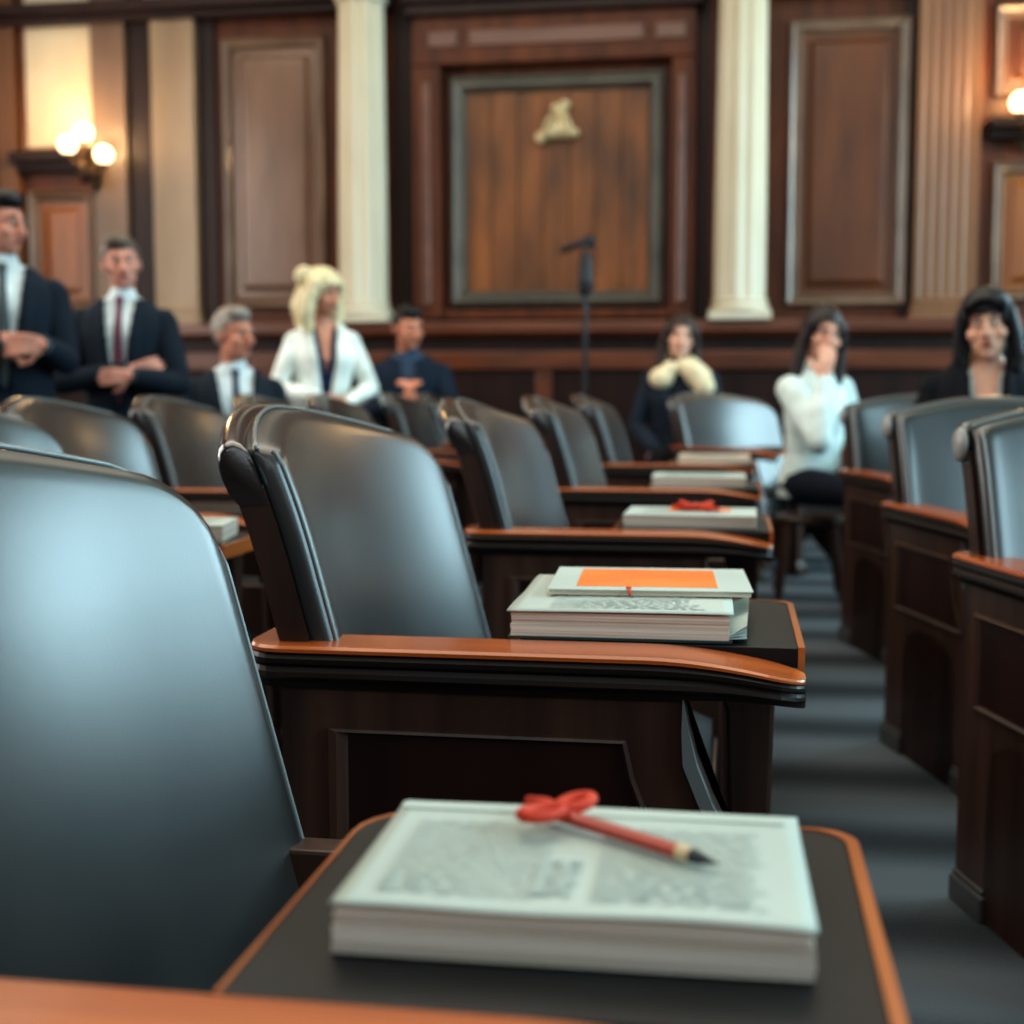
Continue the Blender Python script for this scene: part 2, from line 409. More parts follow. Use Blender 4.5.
# carved crest over the panel
bm = B()
ball(bm, (0, 0, 0), (.085, .035, .07)); ball(bm, (.02, 0, .09), (.06, .035, .085)); ball(bm, (-.12, 0, -.055), (.05, .03, .045))
ball(bm, (.10, 0, -.03), (.06, .03, .035)); ball(bm, (.05, -.01, .17), (.045, .03, .03)); ball(bm, (-.02, -.01, .15), (.03, .03, .03))
ball(bm, (-.06, -.01, -.03), (.06, .03, .03))
for k in range(5):
    tube(bm, [(.09 - .045 * k, -.02, -.08), (.10 - .05 * k, -.03, .0), (.07 - .03 * k, -.03, .1)], [.012, .016, .01], 6)
o = obj('carved_crest', bm, M['gilt'], smooth=True)
o.location = (-1.28, 9.934, 2.86)
tag(o, 'pale carved crest fixed high on the central wood panel', 'crest', None, 'thing')

# wall lamps
def sconce(label, loc, globes):
    r = thing('wall_sconce', label, 'wall lamp', loc)
    bm = B()
    ball(bm, (0, .17, -.1), (.055, .02, .14)); tube(bm, [(0, .16, -.12), (0, .06, -.16), (0, 0, -.10), (0, 0, .12)], [.018, .02, .022, .014], 10)
    lathe(bm, [(.0, -.22), (.02, -.2), (.045, -.14), (.03, -.08), (.018, -.02)], 16)
    lathe(bm, [(.012, .1), (.03, .14), (.012, .18), (.02, .21), (.0, .24)], 12)
    obj('bracket', bm, M['bronze'], r, smooth=True)
    for gx, gy, gz in globes:
        bm = B(); tube(bm, [(0, 0, -.08), (gx * .5, gy * .5, gz - .13), (gx, gy, gz - .1), (gx, gy, gz - .055)], [.012, .012, .014, .03], 8)
        a = obj('arm', bm, M['bronze'], r, smooth=True)
        bm = B(); ball(bm, (gx, gy, gz), .066, 20, 14)
        obj('globe', bm, M['globe'], a, smooth=True)
    L = bpy.data.lights.new('sconce glow', 'POINT'); L.energy = 38; L.color = (1, .62, .28); L.shadow_soft_size = .12
    lo = bpy.data.objects.new('sconce_glow', L); link(lo); lo.parent = r; lo.location = (0, -.12, .16)
    return r
sconce('bronze wall lamp with three lit globes beside the pale window bay', (-4.83, 9.72, 2.73), [(-.11, -.02, .08), (.04, -.06, .16), (.175, -.02, .0)])
sconce('lit globe wall lamp at the right edge of the wall', (1.93, 9.76, 2.84), [(-.07, -.04, .06), (.1, -.04, .06)])

# ------------------------------------------------------------------ chairs
L_ARM, W_ARM, W_CH, Z_ARM = .69, .10, .95, .68
def arm_dz(x): return -.027 * max(0.0, (x - .50) / .19) ** 1.8
def arm_outer(x):
    r = .045
    if x < r: return r - math.sqrt(max(0, r * r - (r - x) ** 2))
    r = .05; e = L_ARM - x
    if e < r: return (r - math.sqrt(max(0, r * r - (r - e) ** 2))) * .8
    return 0.0
XS = [0, .002, .006, .012, .02, .03, .045] + [.06 + .02 * i for i in range(29)] + [.645, .66, .67, .678, .684, .688, .69]
def arm_loft(prof, inner=None):
    bm = B(); rings = []
    for x in XS:
        yo = arm_outer(x); dz = arm_dz(x)
        wi = W_ARM + (.035 * sstep(1 - x / .06) if inner else 0)
        e = L_ARM - x
        if e < .05: wi -= (.05 - math.sqrt(max(0, .0025 - (.05 - e) ** 2))) * .6
        q = 1 - .35 * sstep((x - .5) / .19)
        rings.append([(x, yo + y / W_ARM * (wi - yo), .682 + (z - .682) * q + dz) for y, z in prof])
    loft(bm, rings); return bm

def back_h(v):
    h = .974 - (.046 * ((.35 - v) / .35) ** 1.6 if v < .35 else .070 * ((v - .35) / .65) ** 1.7)
    for d, r in ((v * .87, .008), ((1 - v) * .87, .11)):
        if d < r: h -= r - math.sqrt(max(0, r * r - (r - d) ** 2))
    return h
def back_x(v, z):
    x = .107 - .27 * (z - .68)
    if z > .78: x -= .55 * (z - .78) ** 2
    return x - .068 * (1 - abs(2 * v - 1) ** 2.0)
YB0, YB1 = .044, .927

def make_chair():
    r = empty('chamber_chair')
    # arm: one wood, polished cap coloured as lit + moulded rail coloured as shaded
    cap = arm_loft([(.008, .672), (.001, .6745), (.001, .679), (.006, .682), (.094, .682), (.1, .679), (.1, .672)], True)
    obj('arm_cap', cap, M['cap_lit'], r, smooth=False)
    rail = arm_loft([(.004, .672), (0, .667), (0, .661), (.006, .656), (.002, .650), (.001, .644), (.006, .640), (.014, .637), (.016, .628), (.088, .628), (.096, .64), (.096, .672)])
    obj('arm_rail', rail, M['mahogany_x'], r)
    # side panel with curved bracket front and two feet
    curve = [(.545, .63), (.552, .59), (.562, .55), (.580, .505), (.604, .455), (.628, .40), (.640, .34), (.644, .28)]
    poly = [(.045, .63), (.045, 0.0), (.165, 0.0), (.165, .26), (.19, .33), (.25, .36), (.42, .36), (.48, .33), (.505, .26), (.515, 0.0), (.65, 0.0), (.646, .2)] + curve[::-1]
    bm = B(); prism(bm, poly, 'y', .022, .078)
    sp = obj('side_panel', bm, M['mahogany'], r, bevel=.004)
    bm = B()
    ip = [(.115, .40), (.115, .575), (.475, .575), (.485, .53), (.51, .465), (.545, .40)]
    n = len(ip)
    cx = sum(p[0] for p in ip) / n; cz = sum(p[1] for p in ip) / n
    def ins(k, t): return [(cx + (p[0] - cx) * t, k, cz + (p[1] - cz) * t) for p in ip]
    loft(bm, [ins(.023, 1.03), ins(.014, 1.03), ins(.012, .99), ins(.018, .95), ins(.0225, .93)], True, False)
    obj('panel_moulding', bm, M['mahogany'], sp)
    bm = B(); prism(bm, [(.12, .405), (.12, .57), (.472, .57), (.482, .528), (.507, .463), (.538, .405)], 'y', .0205, .024)
    obj('inset_panel', bm, M['wall_dark'], sp)
    bm = B()
    loft(bm, [[(x - .016 * sstep((.63 - z) / .08), .012, z), (x + .001, .012, z), (x + .001, .030, z), (x - .016 * sstep((.63 - z) / .08), .030, z)] for x, z in curve])
    obj('front_edge_sheen', bm, M['edge_sheen'], sp)  # strip on the panel's front edge, coloured pale for its reflection
    for x0, x1 in ((.035, .175), (.505, .65)):
        bm = B(); box(bm, x0, x1, .012, .088, 0, .05); box(bm, x0 + .005, x1 - .005, .016, .084, .05, .062)
        obj('foot', bm, M['foot_metal'], sp, bevel=.004)
    # far side support
    bm = B(); prism(bm, [(.06, .52), (.06, 0), (.16, 0), (.18, .3), (.45, .3), (.5, 0), (.6, 0), (.58, .52)], 'y', .875, .925)
    obj('far_side_panel', bm, M['mahogany'], r, bevel=.004)
    # seat
    bm = B()
    nx, ny = 14, 14
    def seat(u, v, top):
        e = (1 - abs(2 * u - 1) ** 6) * (1 - abs(2 * v - 1) ** 6)
        return (.13 + .44 * u, .085 + .78 * v, .40 + (.045 * e ** .5 if top else -.03))
    gt = [[bm.verts.new(seat(i / nx, j / ny, True)) for j in range(ny + 1)] for i in range(nx + 1)]
    gb = [[bm.verts.new(seat(i / nx, j / ny, False)) for j in range(ny + 1)] for i in range(nx + 1)]
    for i in range(nx):
        for j in range(ny):
            bm.faces.new((gt[i][j], gt[i + 1][j], gt[i + 1][j + 1], gt[i][j + 1])); bm.faces.new((gb[i][j], gb[i][j + 1], gb[i + 1][j + 1], gb[i + 1][j]))
    for i in range(nx):
        bm.faces.new((gt[i][0], gb[i][0], gb[i + 1][0], gt[i + 1][0])); bm.faces.new((gt[i][ny], gt[i + 1][ny], gb[i + 1][ny], gb[i][ny]))
        bm.faces.new((gt[0][i], gt[0][i + 1], gb[0][i + 1], gb[0][i])); bm.faces.new((gt[nx][i], gb[nx][i], gb[nx][i + 1], gt[nx][i + 1]))
    obj('seat', bm, M['seat_cloth'], r, smooth=True)
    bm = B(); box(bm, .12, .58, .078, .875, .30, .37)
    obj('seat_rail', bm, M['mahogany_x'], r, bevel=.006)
    # backrest frame (wood), pad, crest roll, piping
    nv = 40
    vs = [.5 - .5 * math.cos(math.pi * i / nv) for i in range(nv + 1)]
    bm = B(); rings = []
    for v in vs:
        y = .035 + (.935 - .035) * v; top = back_h(v) - .05
        fr, bk = [], []
        for k in range(13):
            z = .32 + (top - .32) * k / 12
            x = back_x(v, z) - .028
            fr.append((x, y, z)); bk.append((x - .038, y, z - .008))
        rings.append(fr + bk[::-1])
    loft(bm, rings)
    obj('backrest_frame', bm, M['mahogany'], r, smooth=False)
    bm = B(); rings = []
    for v in vs:
        y = .034 + (.936 - .034) * v; h = back_h(v)
        ring = []
        for ox, oz in ((0, -.066), (0, -.040), (0, -.018), (-.002, -.007), (-.008, 0), (-.017, .003), (-.028, .001), (-.039, -.007), (-.047, -.020), (-.050, -.034), (-.048, -.050), (-.043, -.062), (-.039, -.068)):
            ring.append((back_x(v, h + max(oz, -.02)) - .028 + ox - (.29 + .6 * .1) * min(0, oz + .02), y, h + oz))
        rings.append(ring)
    loft(bm, rings)
    roll = obj('crest_roll', bm, M['roll'], r, smooth=True, bevel=0)
    em = roll.modifiers.new('es', 'EDGE_SPLIT'); em.split_angle = R(50)
    bm = B(); nu = 44
    def pad(u, v, front):
        z = .36 + (back_h(v) - .006 - .36) * u
        ev = max(0, 1 - abs(2 * v - 1) ** 30) ** .5; eu = max(0, 1 - max(0, (u - .955) / .045) ** 3) ** .5
        t = .006 + .032 * ev * (eu if u > .955 else 1)
        x = back_x(v, z) - .028
        if front: return (x + t, YB0 + (YB1 - YB0) * v, z + t * .25)
        return (x - .004, YB0 + (YB1 - YB0) * v, z)
    gf = [[bm.verts.new(pad(i / nu, v, True)) for v in vs] for i in range(nu + 1)]
    gb = [[bm.verts.new(pad(i / nu, v, False)) for v in vs] for i in range(nu + 1)]
    for i in range(nu):
        for j in range(nv):
            bm.faces.new((gf[i][j], gf[i + 1][j], gf[i + 1][j + 1], gf[i][j + 1])); bm.faces.new((gb[i][j], gb[i][j + 1], gb[i + 1][j + 1], gb[i + 1][j]))
    for i in range(nu):
        bm.faces.new((gf[i][0], gb[i][0], gb[i + 1][0], gf[i + 1][0])); bm.faces.new((gf[i][nv], gf[i + 1][nv], gb[i + 1][nv], gb[i][nv]))
    for j in range(nv):
        bm.faces.new((gf[0][j], gf[0][j + 1], gb[0][j + 1], gb[0][j])); bm.faces.new((gf[nu][j], gb[nu][j], gb[nu][j + 1], gf[nu][j + 1]))
    pd = obj('backrest_pad', bm, M['leather'], r, smooth=True)
    bm = B()
    for vv in (.012, .99):
        pts = []
        for k in range(25):
            u = k / 24 * .985
            p = pad(u, vv, True); pts.append((p[0] + .001, p[1], p[2]))
        tube(bm, pts, .0032, 6)
    pts = [(lambda p: (p[0], p[1], p[2] + .003))(pad(1.0, v, True)) for v in vs[1:-1]]
    tube(bm, pts, .0032, 6)
    obj('piping', bm, M['piping'], pd, smooth=True)
    # writing tray
    bm = B()
    tx0, tx1, ty0, ty1, rad = .335, .683, W_ARM + .001, .435, .06
    def plan(g):
        gl = g * .5; gr = g * 1.4; p = [(tx0 - gl, ty0), (tx1 + gr, ty0)]
        for k in range(7):
            a = R(90 * k / 6); p.append((tx1 + gr - rad * .5 * (1 - math.cos(a)), ty1 + gl - rad * .5 * (1 - math.sin(a))))
        for k in range(7):
            a = R(90 + 90 * k / 6); p.append((tx0 - gl + rad * (1 + math.cos(a)), ty1 + gl - rad * (1 - math.sin(a))))
        return p
    prism(bm, plan(0), 'z', .655, .680)
    t = obj('writing_tray', bm, M['tray_black'], r, bevel=.002)
    bm = B()
    pa, pb = plan(0)[1:], plan(.006)[1:]
    pa.append(plan(0)[0]); pb.append(plan(.006)[0])
    loft(bm, [[(a[0], a[1], .652), (b[0], b[1], .652), (b[0], b[1], .681), (a[0], a[1], .681)] for a, b in zip(pa, pb)])
    obj('tray_edging', bm, M['edge_wood'], t)
    bm = B()
    loft(bm, [[(xc - w, yc - w * .9, z), (xc + w, yc - w * .9, z), (xc + w, yc + w * .9, z), (xc - w, yc + w * .9, z)] for xc, yc, w, z in
              ((.625, .33, .05, 0), (.625, .33, .05, .05), (.628, .33, .03, .08), (.630, .33, .028, .35), (.628, .33, .034, .55), (.615, .33, .05, .652))])
    obj('tray_post', bm, M['mahogany'], r, bevel=.006)
    return r

def copy_tree(o, parent=None):
    c = o.copy(); col.objects.link(c)
    if parent: c.parent = parent
    for ch in list(o.children): copy_tree(ch, c)
    return c

proto = make_chair(); used = [False]
def chair(x, y, rz, label, group, sy=1.0):
    if not used[0]:
        o = proto; used[0] = True
    else:
        o = copy_tree(proto)
    o.location = (x, y, 0); o.rotation_euler = (0, 0, R(rz)); o.scale = (1, sy, 1)
    return tag(o, label, 'chair', group)

GA = 'black leather chairs in the middle row beside the aisle'
GB = 'black leather chairs in the left row'
GR = 'black leather chairs on the right side of the aisle'
AX = -.60
A = [.575, 1.59, 2.97, 4.28, 5.68]
near = chair(AX, A[0], 0, 'black leather chair nearest the viewer, its tray holding the ribboned pencil', GA, .86)
for ch in near.children:
    if ch.name.startswith('writing_tray'): ch.scale = (1, 1.13, 1); ch.location = (0, -.0135, 0)
chair(AX, A[1], 0, 'sharp black leather chair whose tray holds the orange-fronted booklet', GA)
chair(AX, A[2], 0, 'third black leather chair of the middle row, red bow on its book', GA)
chair(AX, A[3], 0, 'fourth black leather chair of the middle row, white document on its tray', GA)
chair(AX, A[4], 0, 'fifth black leather chair of the middle row, tan document on its tray', GA)
chair(-.36, 7.5, -38, 'turned black leather chair in front of the woman in the cream scarf', GA)
BX = -1.85
BY = [2.55, 3.22, 4.04, 4.96, 5.88, 6.78, 7.64]
BL = ['left-row chair mostly hidden by the nearest chair, two documents on its tray',
      'left-row chair with its back cut by the left edge of the picture',
      'left-row chair in front of the man with crossed arms',
      'left-row chair in front of the grey-haired seated man',
      'left-row chair in front of the blonde woman in the white blazer',
      'left-row chair next beyond the blonde woman, cream document on its tray',
      'left-row chair farthest from the viewer, in front of the dark-haired seated man']
for y, l in zip(BY, BL): chair((-1.71 if y < 3 else BX if y < 6.5 else -1.74), y, 0, l, GB, .82 if y > 3 else .68)
chair(-3.55, 7.4, 0, 'far chair seen between the two standing men at left', 'black leather chairs near the left wall')
chair(.41, 2.74, -75, 'nearest right-side chair, cut by the right edge of the picture', GR)
chair(.40, 3.94, -75, 'second right-side chair, its long back in front of the black-haired woman', GR)
chair(.40, 5.52, -75, 'third right-side chair, seating the woman in the black jacket', GR)

M['cap_sheen'] = mat('grey roll end sheen', srgb(150, 152, 150), 0.35, spec=.7)  # light reflected by the dark roll end, put in as pale grey
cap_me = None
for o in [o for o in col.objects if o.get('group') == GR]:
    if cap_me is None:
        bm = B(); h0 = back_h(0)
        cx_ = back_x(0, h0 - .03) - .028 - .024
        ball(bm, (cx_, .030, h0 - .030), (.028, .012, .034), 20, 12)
        c = obj('roll_end_sheen', bm, M['cap_sheen'], o, smooth=True, label='end of the top roll with its sheen painted pale grey'); cap_me = c.data
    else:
        c = bpy.data.objects.new('roll_end_sheen', cap_me); link(c); c.parent = o; c['label'] = 'end of the top roll with its sheen painted pale grey'

# ------------------------------------------------------------------ books and papers
TZ = .6815
def words(bm, x0, x1, y0, y1, z, lines, rag=.15, h=.55):
    step = (y1 - y0) / lines
    for k in range(lines):
        y = y1 - step * (k + .5); x = x0
        end = x1 - random.random() * rag * (x1 - x0)
        while x < end - .004:
            w = min(random.uniform(.006, .02), end - x)
            vs = [bm.verts.new(p) for p in ((x, y - step * h / 2, z), (x + w, y - step * h / 2, z), (x + w, y + step * h / 2, z), (x, y + step * h / 2, z))]
            bm.faces.new(vs); x += w + .0035

def sheet_block(bm, w, d, z0, z1, jit=0.0, sag=0.0, seed=0, nl=None):
    """a wad of sheets: several slightly shifted layers"""
    rnd = random.Random(seed)
    nl = nl or max(3, int((z1 - z0) / .0045))
    for k in range(nl):
        a = z0 + (z1 - z0) * k / nl; b = z0 + (z1 - z0) * (k + 1) / nl
        jx, jy = rnd.uniform(-jit, jit), rnd.uniform(-jit, jit)
        box(bm, -w / 2 + jx, w / 2 + jx, -d / 2 + jy, d / 2 + jy, a, b)

# nearest stack
S1 = thing('document_stack', 'thick white document stack on the nearest tray, under the red pencil', 'documents', (-.0875, .8135, TZ), R(.9), 'documents on the chair trays'); S1.scale = (1.015, 1.0, .92)
bm = B(); sheet_block(bm, .264, .186, 0, .017, .0007, seed=1)
obj('lower_page_block', bm, M['page_edge'], S1)
bm = B(); sheet_block(bm, .261, .184, .0175, .030, .0010, seed=2); 
obj('upper_page_block', bm, M['page_edge'], S1)
bm = B()
nx = 26; ny = 18
def sheet_z(u, v, base=.0305):
    return base + .0012 * math.sin(u * 3.1) * (1 - v) + .0028 * max(0, (v - .9) / .1) * (1 - abs(2 * u - 1) * .4) + .001 * math.sin(u * 9 + 1) * (1 - v) ** 3
g = [[bm.verts.new((-.133 + .266 * i / nx, -.094 + .19 * j / ny, sheet_z(i / nx, j / ny))) for j in range(ny + 1)] for i in range(nx + 1)]
for i in range(nx):
    for j in range(ny): bm.faces.new((g[i][j], g[i + 1][j], g[i + 1][j + 1], g[i][j + 1]))
top = obj('top_sheet', bm, M['paper'], S1, smooth=True)
sm = top.modifiers.new('thick', 'SOLIDIFY'); sm.thickness = .0012; sm.offset = 1
bm = B(); box(bm, -.131, .124, .080, .0965, .0325, .0336)
obj('folded_edge', bm, M['paper'], S1, bevel=.0006)
bm = B()
zt = .0338
words(bm, -.112, -.018, -.075, .060, zt, 26, .06, .5); words(bm, .010, .108, -.075, .060, zt, 26, .08, .5); words(bm, -.024, .002, -.068, -.01, zt + .0002, 9, .3, .9)
obj('printed_text', bm, M['ink'], top)

# pencil with ribbon bow resting on the stack
PB = thing('ribboned_pencil', 'red pencil with grey point and red bow on the nearest stack', 'pencil', (0, 0, 0))
def on1(px, py, dz=0): return V3((px, py, TZ + .0343 + dz))
a = V3((-.111, .872, TZ + .0378)); b = V3((-.029, .813, TZ + .0370))
d = (b - a).normalized()
bm = B(); tube(bm, [a, b], .0052, 6)
obj('barrel', bm, M['red'], PB)
bm = B(); tube(bm, [b, b + d * .006, b + d * .010], [.0054, .0050, .0042], 10)
obj('wood_collar', bm, M['pale_wood'], PB)
bm = B(); tube(bm, [b + d * .009, b + d * .014, b + d * .030], [.0044, .0042, .0005], 10)
obj('point', bm, M['graphite'], PB)
bm = B()
kx = a + V3((.002, -.002, .004))
def loop(c, dirv, ln, wd, n=16):
    dirv = V3(dirv).normalized(); s = V3((-dirv.y, dirv.x, 0)); pts = []
    for k in range(n + 1):
        t = 2 * math.pi * k / n
        pts.append(c + dirv * (ln * (1 - math.cos(t)) / 2) + s * (wd * math.sin(t)) + V3((0, 0, .0018 * (1 - math.cos(t)))))
    tube(bm, pts, .0040, 8)
loop(kx, (-1, -1.5, 0), .036, .009); loop(kx, (.95, 1.0, 0), .026, .008)
tube(bm, [kx, kx + V3((-.011, .011, 0)), kx + V3((-.025, .024, -.003))], [.004, .004, .0036], 8)
ball(bm, kx + V3((0, 0, .001)), (.0058, .0052, .0048))
obj('ribbon_bow', bm, M['red_ribbon'], PB, smooth=True)

# second tray: thick open book, then a booklet with an orange panel
S2 = thing('thick_book', 'thick cream book with printed cover lying under the orange-fronted booklet', 'book', (-.142, 1.862, TZ), R(1.0), 'documents on the chair trays')
bm = B(); box(bm, -.142, .142, -.165, .165, 0, .003)
obj('back_cover', bm, M['cover_teal'], S2)
bm = B(); sheet_block(bm, .276, .326, .0032, .034, .0009, seed=4)
obj('page_block', bm, M['page_edge'], S2)
bm = B()
nx, ny = 20, 14
g = [[bm.verts.new((-.143 + .286 * i / nx, -.168 + .334 * j / ny, .035 + .0015 * math.sin(2 * i / nx) + .001 * math.sin(9 * j / ny))) for j in range(ny + 1)] for i in range(nx + 1)]
for i in range(nx):
    for j in range(ny): bm.faces.new((g[i][j], g[i + 1][j], g[i + 1][j + 1], g[i][j + 1]))
cv = obj('front_cover', bm, M['paper'], S2, smooth=True); s_ = cv.modifiers.new('t', 'SOLIDIFY'); s_.thickness = .0016; s_.offset = 1
bm = B(); words(bm, -.09, .11, -.15, -.01, .0395, 13, .15, .42)
obj('printed_text', bm, M['ink'], cv)
bm = B()
for k in range(4):
    loft(bm, [[(.128 + .004 * k, -.16 + .05 * t, .004 + .002 * k), (.160 + .004 * k * (t / 6), -.150 + .05 * t, .004 + .0055 * k), (.160 + .004 * k * (t / 6), -.150 + .05 * t, .005 + .0055 * k), (.128 + .004 * k, -.16 + .05 * t, .005 + .002 * k)] for t in range(6)])
obj('fanned_pages', bm, M['paper'], S2)
S3 = thing('booklet', 'cream booklet with a large orange panel on top of the thick book', 'booklet', (-.114, 1.93, TZ + .040), R(3.0), 'documents on the chair trays')
bm = B(); sheet_block(bm, .270, .224, 0, .0065, .0008, seed=5)
obj('page_block', bm, M['page_edge_warm'], S3)
bm = B(); box(bm, -.138, .138, -.115, .115, .0065, .008)
cv = obj('front_cover', bm, M['paper'], S3, bevel=.0005)
bm = B(); box(bm, -.100, .092, -.085, .09, .008, .0086)
obj('orange_panel', bm, M['orange'], cv)
bm = B(); tube(bm, [(-.028, -.109, .0085), (-.027, -.1175, .0075), (-.026, -.120, .003), (-.0255, -.121, .001)], .0022, 6); ball(bm, (-.028, -.107, .0095), (.004, .003, .002))
obj('bookmark_ribbon', bm, M['red_ribbon'], S3, smooth=True)

# third tray: stack with red bow
def plain_stack(label, x, y, rz, w, d, h, edge, paper, bow=False, orange=False, name='document_stack', z=TZ):
    r = thing(name, label, 'documents', (x, y, z), R(rz), 'documents on the chair trays')
    bm = B(); sheet_block(bm, w, d, 0, h, .001, seed=int(y * 100))
    obj('page_block', bm, edge, r)
    bm = B(); box(bm, -w / 2 - .002, w / 2 + .002, -d / 2 - .002, d / 2 + .002, h, h + .002)
    t = obj('top_sheet', bm, paper, r, bevel=.0006)
    bm = B(); words(bm, -w * .36, w * .36, -d * .38, d * .34, h + .0023, 12, .2, .4)
    obj('printed_text', bm, M['ink'], t)
    if orange:
        bm = B(); box(bm, -w * .18, w * .30, d * .0, d * .34, h + .002, h + .003); obj('orange_panel', bm, M['orange'], t)
    return r, h
r, h = plain_stack('white document stack with an orange panel on the third tray', -.095, 3.225, -1, .30, .22, .027, M['page_edge'], M['paper'], orange=True)
rb = thing('ribbon_bow', 'small red ribbon bow on the document stack of the third tray', 'bow', (-.085, 3.24, TZ + h + .003))
bm = B()
for s in (-1, 1):
    pts = []
    for k in range(17):
        t = 2 * math.pi * k / 16
        pts.append((s * .036 * (1 - math.cos(t)) / 2, .013 * math.sin(t), .006 + .012 * (1 - math.cos(t)) / 2))
    tube(bm, pts, .0065, 8)
    tube(bm, [(0, 0, .008), (s * .025, -.025, .008), (s * .055, -.035 * s, .006)], [.006, .0065, .005], 8)
obj('bow_loops', bm, M['red_ribbon'], rb, smooth=True)
bm = B(); ball(bm, (0, 0, .010), (.011, .01, .010)); obj('knot', bm, M['red'], rb, smooth=True)
plain_stack('white document stack on the fourth tray of the middle row', -.11, 4.54, 1, .30, .24, .030, M['page_edge'], M['paper'])
plain_stack('tan document stack on the fifth tray of the middle row', -.08, 5.95, 0, .30, .24, .028, M['page_edge_warm'], M['paper_warm'])
plain_stack('white document stack on the left-row tray behind the nearest chair', -1.285, 2.735, 3, .15, .19, .03, M['page_edge'], M['paper'])
plain_stack('tilted white document stack beside another on the nearest left-row tray', -1.118, 2.735, 10, .13, .17, .034, M['page_edge'], M['paper'])
plain_stack('cream document stack on a far left-row tray', -1.22, 7.0, 0, .26, .22, .028, M['page_edge_warm'], M['paper_warm'])

# ------------------------------------------------------------------ microphone stand
ms = thing('microphone_stand', 'dark microphone on a tall thin stand before the central panel', 'microphone', (-.93, 8.6, 0))
bm = B(); lathe(bm, [(.16, 0), (.16, .015), (.06, .03), (.02, .05)], 24); obj('base', bm, M['black_metal'], ms)
bm = B(); tube(bm, [(0, 0, .03), (0, 0, 1.55), (0, 0, 1.86)], [.018, .016, .022], 10); obj('pole', bm, M['black_metal'], ms)
bm = B(); lathe(bm, [(.022, 1.58), (.04, 1.6), (.05, 1.66), (.04, 1.80), (.026, 1.84)], 14); obj('clutch', bm, M['black_metal'], ms)
bm = B(); tube(bm, [(.03, 0, 1.90), (-.03, -.03, 1.90), (-.15, -.07, 1.85)], [.024, .026, .018], 10); ball(bm, (.02, 0, 1.915), (.045, .04, .038))
obj('microphone_head', bm, M['black_metal'], ms, smooth=True)

# ------------------------------------------------------------------ stools for the seated people
stool_proto = []
def stool(x, y, label, h=.395):
    if not stool_proto:
        r = empty('wooden_stool')
        bm = B(); lathe(bm, [(.15, h - .035), (.165, h - .03), (.17, h - .012), (.16, h), (.02, h)], 28)
        obj('seat', bm, M['mahogany'], r)
        for sx in (-1, 1):
            for sy in (-1, 1):
                bm = B(); tube(bm, [(sx * .15, sy * .15, 0), (sx * .1, sy * .1, h - .03)], [.018, .022], 8); obj('leg', bm, M['mahogany'], r)
        stool_proto.append(r)
    else:
        r = copy_tree(stool_proto[0])
    r.location = (x, y, 0)
    return tag(r, label, 'stool', 'low wooden stools')

# ------------------------------------------------------------------ people
DG = None
def finish_blob(bm, voxel=.006, smooth=4):
    """union a bmesh of overlapping closed pieces into one continuous mesh"""
    bmesh.ops.recalc_face_normals(bm, faces=bm.faces)
    me = bpy.data.meshes.new('blob'); bm.to_mesh(me); bm.free()
    o = bpy.data.objects.new('blob', me); link(o)
    m = o.modifiers.new('r', 'REMESH'); m.mode = 'VOXEL'; m.voxel_size = voxel; m.use_smooth_shade = True
    s = o.modifiers.new('s', 'SMOOTH'); s.iterations = smooth; s.factor = .5
    dg = bpy.context.evaluated_depsgraph_get(); dg.update()
    out = bpy.data.meshes.new_from_object(o.evaluated_get(dg))
    bpy.data.objects.remove(o); bpy.data.meshes.remove(me)
    return out

def mesh_obj(name, me, m, parent, label=None):
    me.materials.clear(); me.materials.append(m)
    for p in me.polygons: p.use_smooth = True
    o = bpy.data.objects.new(name, me); link(o); o.parent = parent
    if label: o['label'] = label
    return o

def cone(bm, a, b, ra, rb, n=14):
    a, b = V3(a), V3(b); d = b - a; pts = []; rs = []
    L = max(d.length, 1e-5); dn = d / L
    for t in (-.98, -.7, -.3): pts.append(a + dn * ra * t); rs.append(ra * math.sqrt(1 - t * t))
    for t in (.0, .33, .66, 1.0): pts.append(a + d * t); rs.append(ra + (rb - ra) * t)
    for t in (.3, .7, .98): pts.append(b + dn * rb * t); rs.append(rb * math.sqrt(1 - t * t))
    tube(bm, pts, rs, n)

def chain(bm, pts, rs, n=14):
    for i in range(len(pts) - 1): cone(bm, pts[i], pts[i + 1], rs[i], rs[i + 1], n)

def hand(bm, w, d, nrm, side, curl=.5, spread=1.0):
    """palm, four unequal bent fingers and a thumb from the palm's side; d = pointing, nrm = palm-facing direction"""
    d = V3(d).normalized(); nrm = V3(nrm); nrm = (nrm - d * nrm.dot(d)).normalized(); l = d.cross(nrm).normalized() * side
    w = V3(w)
    for k in (-1.0, -.35, .35, 1.0):
        cone(bm, w + l * .014 * k, w + d * .082 + l * .028 * k, .017, .0125, 8)
    for k, (off, ln) in enumerate(((.031, .066), (.0105, .076), (-.0105, .070), (-.031, .054))):
        p = w + d * .084 + l * off * spread; ang = 0.0; rr = .0098
        for q in range(3):
            ang += curl * (.6, .8, .6)[q]
            dv = d * math.cos(ang) + nrm * math.sin(ang) + l * off * 1.2
            e = p + dv.normalized() * ln * (.46, .31, .25)[q]
            cone(bm, p, e, rr, rr - .001, 8); p = e; rr -= .0009
    p = w + d * .025 + l * .026
    q = p + (d * .55 + l * .75 + nrm * .35).normalized() * .042
    e = q + (d * .85 + l * .25 + nrm * .45).normalized() * .036
    cone(bm, w + d * .02 + l * .015, q, .015, .0115, 8); cone(bm, q, e, .0112, .009, 8)

